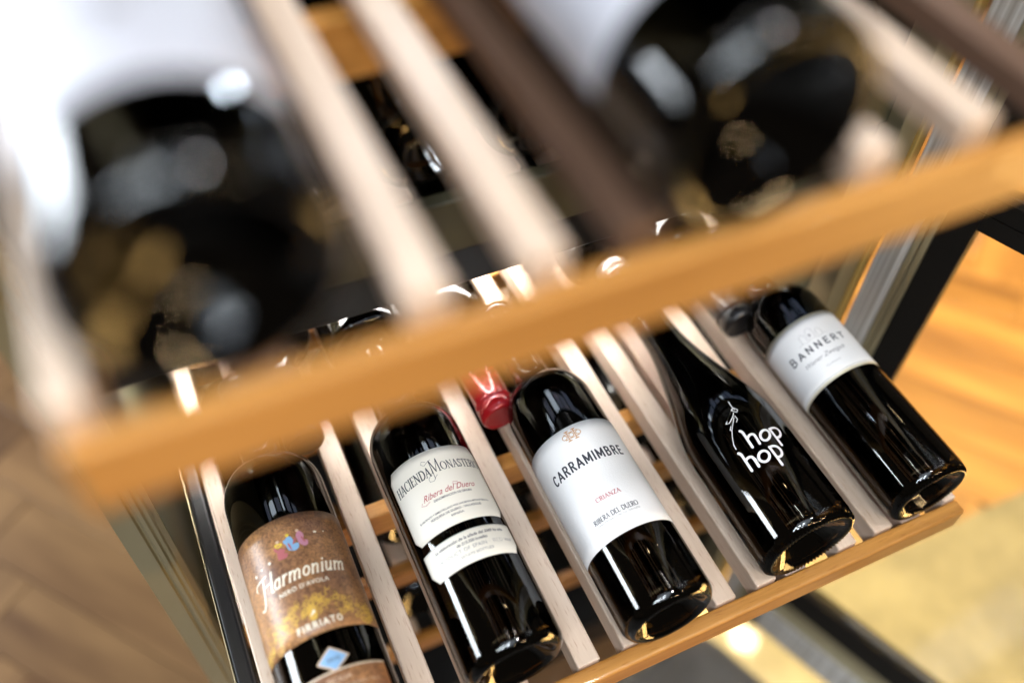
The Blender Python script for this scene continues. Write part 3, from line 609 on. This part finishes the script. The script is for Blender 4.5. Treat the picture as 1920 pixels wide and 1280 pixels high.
# ------------------------------------------------------------------ shelves
def shelf(label, yf, zt, slats, mids, x0=-0.2845, x1=0.253, depth=0.50, railh=0.027, ledge=0.012, ends=True, top=0.002, rm=None, sh=0.022, shade_slats=(), group='pull-out bottle shelves'):
    t = thing('bottle_shelf', label, 'shelf', (0, yf, zt), 0, group)
    link('front_rail', bx(x0, x1, 0, ledge, -railh, -top, 0.0022, 3), rm or rail_m, t, smooth=False)
    if ends:
        link('side_board', bx(x0, x0 + 0.012, ledge + 0.0005, depth, -0.030, 0.0, 0.0012), slat_m, t, smooth=False)
        link('side_board', bx(x1 - 0.012, x1, ledge + 0.0005, depth, -0.030, 0.0, 0.0012), slat_m, t, smooth=False)
    sw_ = 0.0174 if sh > 0.02 else 0.0158
    base = None
    for xc in slats:
        if xc in shade_slats: o_ = link('slat', bx(-sw_ / 2, sw_ / 2, ledge + 0.0005, depth, -sh, 0.0, 0.0014), shade_slat_m, t, smooth=False); o_.location.x = xc; continue
        if base is None: base = link('slat', bx(-sw_ / 2, sw_ / 2, ledge + 0.0005, depth, -sh, 0.0, 0.0014), slat_m, t, smooth=False); base.location.x = xc
        else:
            c = base.copy(); COL.objects.link(c); c.parent = t; c.location.x = xc
    base = None
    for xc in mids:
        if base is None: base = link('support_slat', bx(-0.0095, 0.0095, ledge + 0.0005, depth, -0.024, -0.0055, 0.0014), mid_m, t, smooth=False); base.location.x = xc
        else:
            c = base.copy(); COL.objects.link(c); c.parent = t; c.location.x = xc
    for yb in (0.192, 0.40):
        link('cross_brace', bx(x0 + 0.013, x1 - 0.013, yb, yb + 0.014, -0.054, -0.0245, 0.0012), rail_m, t, smooth=False)
    return t
LOW = [-0.1858, -0.1500, -0.0745, -0.0388, 0.0381, 0.0734, 0.1474, 0.1818]
shelf('lower pulled-out beech shelf carrying the five labelled bottles', -0.0105, 0.0, LOW, [-0.2375, -0.1268, 0.002, 0.1015, 0.2110])
shelf('blurred upper pulled-out shelf close to the camera with two dark bottles', -0.0210, 0.4390, [-0.1787, -0.1410, -0.1070, -0.0170, 0.0290, 0.0690], [-0.2300, 0.1500], railh=0.041, sh=0.013, shade_slats=(-0.1070, 0.0690), top=0.010, ledge=0.008).children[0].rotation_euler.z = math.radians(0.8)
# telescopic runner of the lower shelf
rn = thing('shelf_runner', 'black glossy telescopic runner along the left edge of the lower shelf', 'runner', (-0.2935, 0.0, -0.012))
link('rail_body', bx(-0.0062, 0.0062, 0.03, 0.30, -0.014, 0.007, 0.003, 3), black_m, rn, smooth=False)
link('rail_highlight', bx(-0.0075, -0.0066, 0.03, 0.30, -0.012, 0.006, 0.0006), champ_m, rn, smooth=False)  # thin highlight along the runner, built as a pale strip
# pushed-in shelves: below, and above the divider
SL2 = [-0.262, -0.224, -0.151, -0.113, -0.04, -0.002, 0.071, 0.109, 0.182, 0.22]
shelf('pushed-in shelf just below the lower shelf, seen through its gaps', 0.188, -0.150, SL2, [], x0=-0.30, x1=0.28, depth=0.46)
shelf('pushed-in shelf lowest in the cabinet, deep in shade', 0.188, -0.320, SL2, [], x0=-0.30, x1=0.28, depth=0.46)
shelf('pushed-in shelf in shade above the dark divider', 0.2150, 0.2530, SL2, [], x0=-0.30, x1=0.28, depth=0.44, railh=0.046, rm=olive_m)  # front rail takes the dark liner colour to stand for its shade
def stored(x, y, z, lab, kn=0.0, grp='dark bottles stored on the pushed-in shelves'):
    b = bottle('wine_bottle', lab, x, y, z, 0, grp); make_glass(b, 0.0365, 'bordeaux', knurl=kn, seg=72); return b
ORD = ['first', 'second', 'third', 'fourth', 'fifth', 'sixth', 'seventh']
proto = stored(-0.243, 0.235, 0.283, 'first dark bottle from the left on the shaded shelf above the divider')
def dup_tree(o, loc, label):
    c = o.copy(); COL.objects.link(c); c.location = loc; c['label'] = label
    for ch in o.children:
        d = ch.copy(); COL.objects.link(d); d.parent = c
    return c
for i in range(1, 7):
    dup_tree(proto, (-0.243 + 0.0755 * i, 0.235, 0.283), ORD[i] + ' dark bottle from the left on the shaded shelf above the divider')
for zz, lab in ((-0.118, 'dark bottle from the left on the pushed-in shelf below, glimpsed between the slats'), (-0.288, 'dark bottle from the left on the lowest shelf, glimpsed in deep shade')):
    for i in range(5):
        dup_tree(proto, (-0.2435 + 0.1108 * i, 0.215, zz), ORD[i] + ' ' + lab)

# ------------------------------------------------------------------ two bottles of the upper shelf
u1 = bottle('wine_bottle', 'large blurred bottle with white label at the upper left, closest to the camera', -0.2357, -0.017, 0.468)
su = make_glass(u1, 0.0375, 'bordeaux', gm=darkglass_m); make_capsule(u1, blackcap_m)
lb = link('label', patch(su, rect_rows(0.036, 0.125, -100, 70), 0.00025, nx=48), greypaper_m, u1)
text(su, 'RESERVA', -30, 20, 0.062, 0.006, greyink_m, lb) if False else None
disc(su, [(-8, .068, .009, .005, 0)], greyink_m, lb, 'printed_crest')
u2 = bottle('wine_bottle', 'blurred dark bottle with grey label on the upper shelf near the top right', -0.0730, -0.021, 0.468)
su = make_glass(u2, 0.0380, 'bordeaux', knurl=0.0005, gm=darkglass_m); make_capsule(u2, blackcap_m)
lb = link('label', patch(su, rect_rows(0.040, 0.13, -95, 62), 0.00025, nx=48), greypaper_m, u2)

# ------------------------------------------------------------------ the cabinet
XL, XR, YF, YBK, ZB, ZT = -0.320, 0.296, 0.200, 0.760, -0.640, 1.05
cab = thing('wine_cabinet', 'tall wine cabinet with champagne metal frame, shelves pulled out and glass doors open at right', 'cabinet', (0, 0.2, -0.70))
def cpart(name, *a, m=olive_m, bev=0.0):
    o = box(name, *a, m, None, bev); o.parent = cab; o.matrix_parent_inverse = cab.matrix_basis.inverted() if False else Matrix.Translation((0, -0.2, 0.70)); return o
cpart('side_wall', XL - 0.018, XL, YF + 0.0265, YBK, ZB, ZT, m=olive_m)
cpart('side_wall', XR, XR + 0.018, YF + 0.0265, YBK, ZB, ZT, m=olive_m)
cpart('back_wall', XL - 0.018, XR + 0.018, YBK + 0.001, YBK + 0.02, ZB, ZT, m=dark_m)
cpart('bottom_panel', XL + 0.001, XR - 0.001, YF + 0.03, YBK - 0.001, ZB, ZB + 0.02, m=dark_m)
cpart('top_panel', XL + 0.001, XR - 0.001, YF + 0.03, YBK - 0.001, ZT - 0.02, ZT, m=dark_m)
cpart('divider', XL + 0.001, XR - 0.001, YF + 0.020, YBK - 0.002, 0.1705, 0.2035, m=black_m, bev=0.001)
cpart('led_block', XL + 0.01, XR - 0.01, YF + 0.160, YF + 0.164, 0.127, 0.1700, m=dark_m)  # unseen strip added to keep the LED out of the shoulder reflections
cpart('led_strip', XL + 0.01, XR - 0.01, YF + 0.17, YF + 0.235, 0.1655, 0.1703, m=led_m)
rl = random.Random(11); xx = XL + 0.02
while xx < XR - 0.03:
    wl = rl.uniform(0.006, 0.026)
    cpart('reflection_glow', xx, xx + wl, YF + 0.024, YF + 0.024 + rl.uniform(0.010, 0.030), 0.1675, 0.1702, m=rl.choice((streaklow_m, streaklow_m, streakmid_m)))  # unseen glowing pieces added for streaked reflections on the bottle shoulders
    xx += wl + rl.uniform(0.002, 0.016)
for lx, lz in ((-0.10, 0.585), (-0.045, 0.575), (0.09, 0.60), (0.2, 0.60)):
    cpart('led_lamp', lx - 0.008, lx + 0.008, YF + 0.055, YF + 0.060, lz - 0.008, lz + 0.008, m=led2_m)
cpart('led_lamp', 0.112, 0.126, YF + 0.054, YF + 0.059, 0.766, 0.780, m=led3_m)
cpart('plinth', XL - 0.02, XR + 0.02, YF + 0.03, YBK, -0.698, ZB - 0.001, m=dark_m)
# front stiles: flat, step, groove, rib
def stile(xo, xi, sgn):
    pts = [(xo, YF + 0.026), (xo, YF), (xo + sgn * 0.0135, YF), (xo + sgn * 0.0145, YF + 0.003), (xo + sgn * 0.0165, YF + 0.003),
           (xo + sgn * 0.0172, YF + 0.001), (xo + sgn * 0.0200, YF + 0.001), (xo + sgn * 0.0210, YF + 0.004), (xi - sgn * 0.0012, YF + 0.004), (xi, YF + 0.006), (xi, YF + 0.026)]
    bm = extrude_profile(pts, axis='z', a=ZB, b=ZT); o = link('stile', bm, champ_m, None, smooth=False); o.parent = cab; o.matrix_parent_inverse = Matrix.Translation((0, -0.2, 0.70)); return o
stile(-0.345, XL - 0.0002, 1)
# right jamb
cpart('jamb', 0.268, 0.2870, YF, YF + 0.026, ZB, ZT, m=champ_m, bev=0.001)
cpart('jamb_trim', 0.2872, 0.2960, YF - 0.003, YF + 0.026, ZB, ZT, m=gold_m, bev=0.001)
cpart('door_seal', 0.2962, 0.3030, YF + 0.004, YF + 0.026, ZB, ZT, m=seal_m)

# ------------------------------------------------------------------ doors, opened towards the viewer
DD = (0.3727, -0.9280)
def door(label, z0, z1, gz0, gz1):
    t = thing('cabinet_door', label, 'door', (0.310, 0.200, 0.0), math.atan2(DD[1], DD[0]), 'open glass doors of the cabinet')
    # local x runs along the door, local +y faces the cabinet side seen by the camera? (thickness), z up
    W = 0.585
    def pr(name, x0, x1, y0, y1, a, b_, m, bev=0.0): return link(name, bx(x0, x1, y0, y1, a, b_, bev), m, t, smooth=False)
    th0, th1 = -0.022, 0.0
    pr('hinge_plate', 0.001, 0.0240, th0, th1 + 0.003, z0, z1, steel_m, 0.001)
    pr('edge_profile', 0.0243, 0.0300, th0, th1 + 0.001, z0, z1, champ_m, 0.0008)
    pr('edge_profile', 0.0303, 0.0370, th0, th1 + 0.004, z0, z1, champ_m, 0.0012)
    pr('frame_border', 0.0373, 0.0620, th0, th1, z0, z1, blackb_m)
    pr('frame_border', W - 0.04, W, th0, th1, z0, z1, blackb_m)
    pr('frame_border', 0.0623, W - 0.0403, th0, th1 - 0.0005, gz1, z1, blackb_m)
    if gz0 - z0 > 0.06:
        pr('frame_border', 0.0623, W - 0.0403, th0, th1 - 0.0005, gz0 - 0.048, gz0, blackb_m)
        pr('edge_profile', 0.0373, W, th0, th1 + 0.004, gz0 - 0.078, gz0 - 0.0485, champ_m, 0.003)
        pr('edge_profile', 0.0373, W, th0, th1 + 0.0015, gz0 - 0.0905, gz0 - 0.0785, champ_m, 0.002)
        pr('edge_profile', 0.0373, W, th0, th1 + 0.005, z0, gz0 - 0.091, steel_m, 0.004)
    else:
        pr('frame_border', 0.0623, W - 0.0403, th0, th1 - 0.0005, z0, gz0, blackb_m)
    pr('glass_pane', 0.0623, W - 0.0403, -0.013, -0.009, gz0, gz1, pane_m)
    return t
door('lower open glass door with black border, showing parquet through its pane', -0.605, 0.1665, -0.450, 0.151)
door('upper open glass door above the lower one, only its lower corner in view', 0.1680, 1.04, 0.184, 1.00)

# ------------------------------------------------------------------ floor
ZF = -0.70
fl = link('floor', bx(-8, 8, -6, 8, ZF - 0.06, ZF - 0.006), under_m, None, smooth=False); fl['kind'] = 'structure'
n, Wp = 5, 0.105; Lp = n * Wp; ang = math.radians(38); ca, sa = math.cos(ang), math.sin(ang)
pb = None; cnt = 0
cells = []
for k in range(-40, 41):
    for m_ in range(-6, 7):
        ox = k * Wp + m_ * 2 * Lp; oy = k * Wp
        cells.append((ox + Lp / 2, oy + Wp / 2, 0)); cells.append((ox + Lp + Wp / 2, oy - Lp + Wp + Lp / 2, pi / 2))
for cx, cy, r in cells:
    x = cx * ca - cy * sa + 0.5; y = cx * sa + cy * ca + 0.6
    if not (-1.9 < x < 2.3 and 0.0 < y < 2.2) or (-0.22 < x < 0.2 and y > 0.5): continue
    if pb is None: pb = link('plank', bx(-Lp / 2 + 0.0006, Lp / 2 - 0.0006, -Wp / 2 + 0.0006, Wp / 2 - 0.0006, -0.012, 0, 0.0008, 1), parq_m, fl, smooth=False); o = pb
    else: o = pb.copy(); COL.objects.link(o); o.parent = fl
    o.location = (x, y, ZF + random.uniform(-0.0003, 0.0003)); o.rotation_euler = (0, 0, ang + r); cnt += 1
print('planks', cnt)
cs = link('concrete_floor', bx(-8, 8, -6, 0.17, ZF - 0.005, ZF + 0.004, 0.001, 1), conc_m, None, smooth=False); cs['kind'] = 'structure'
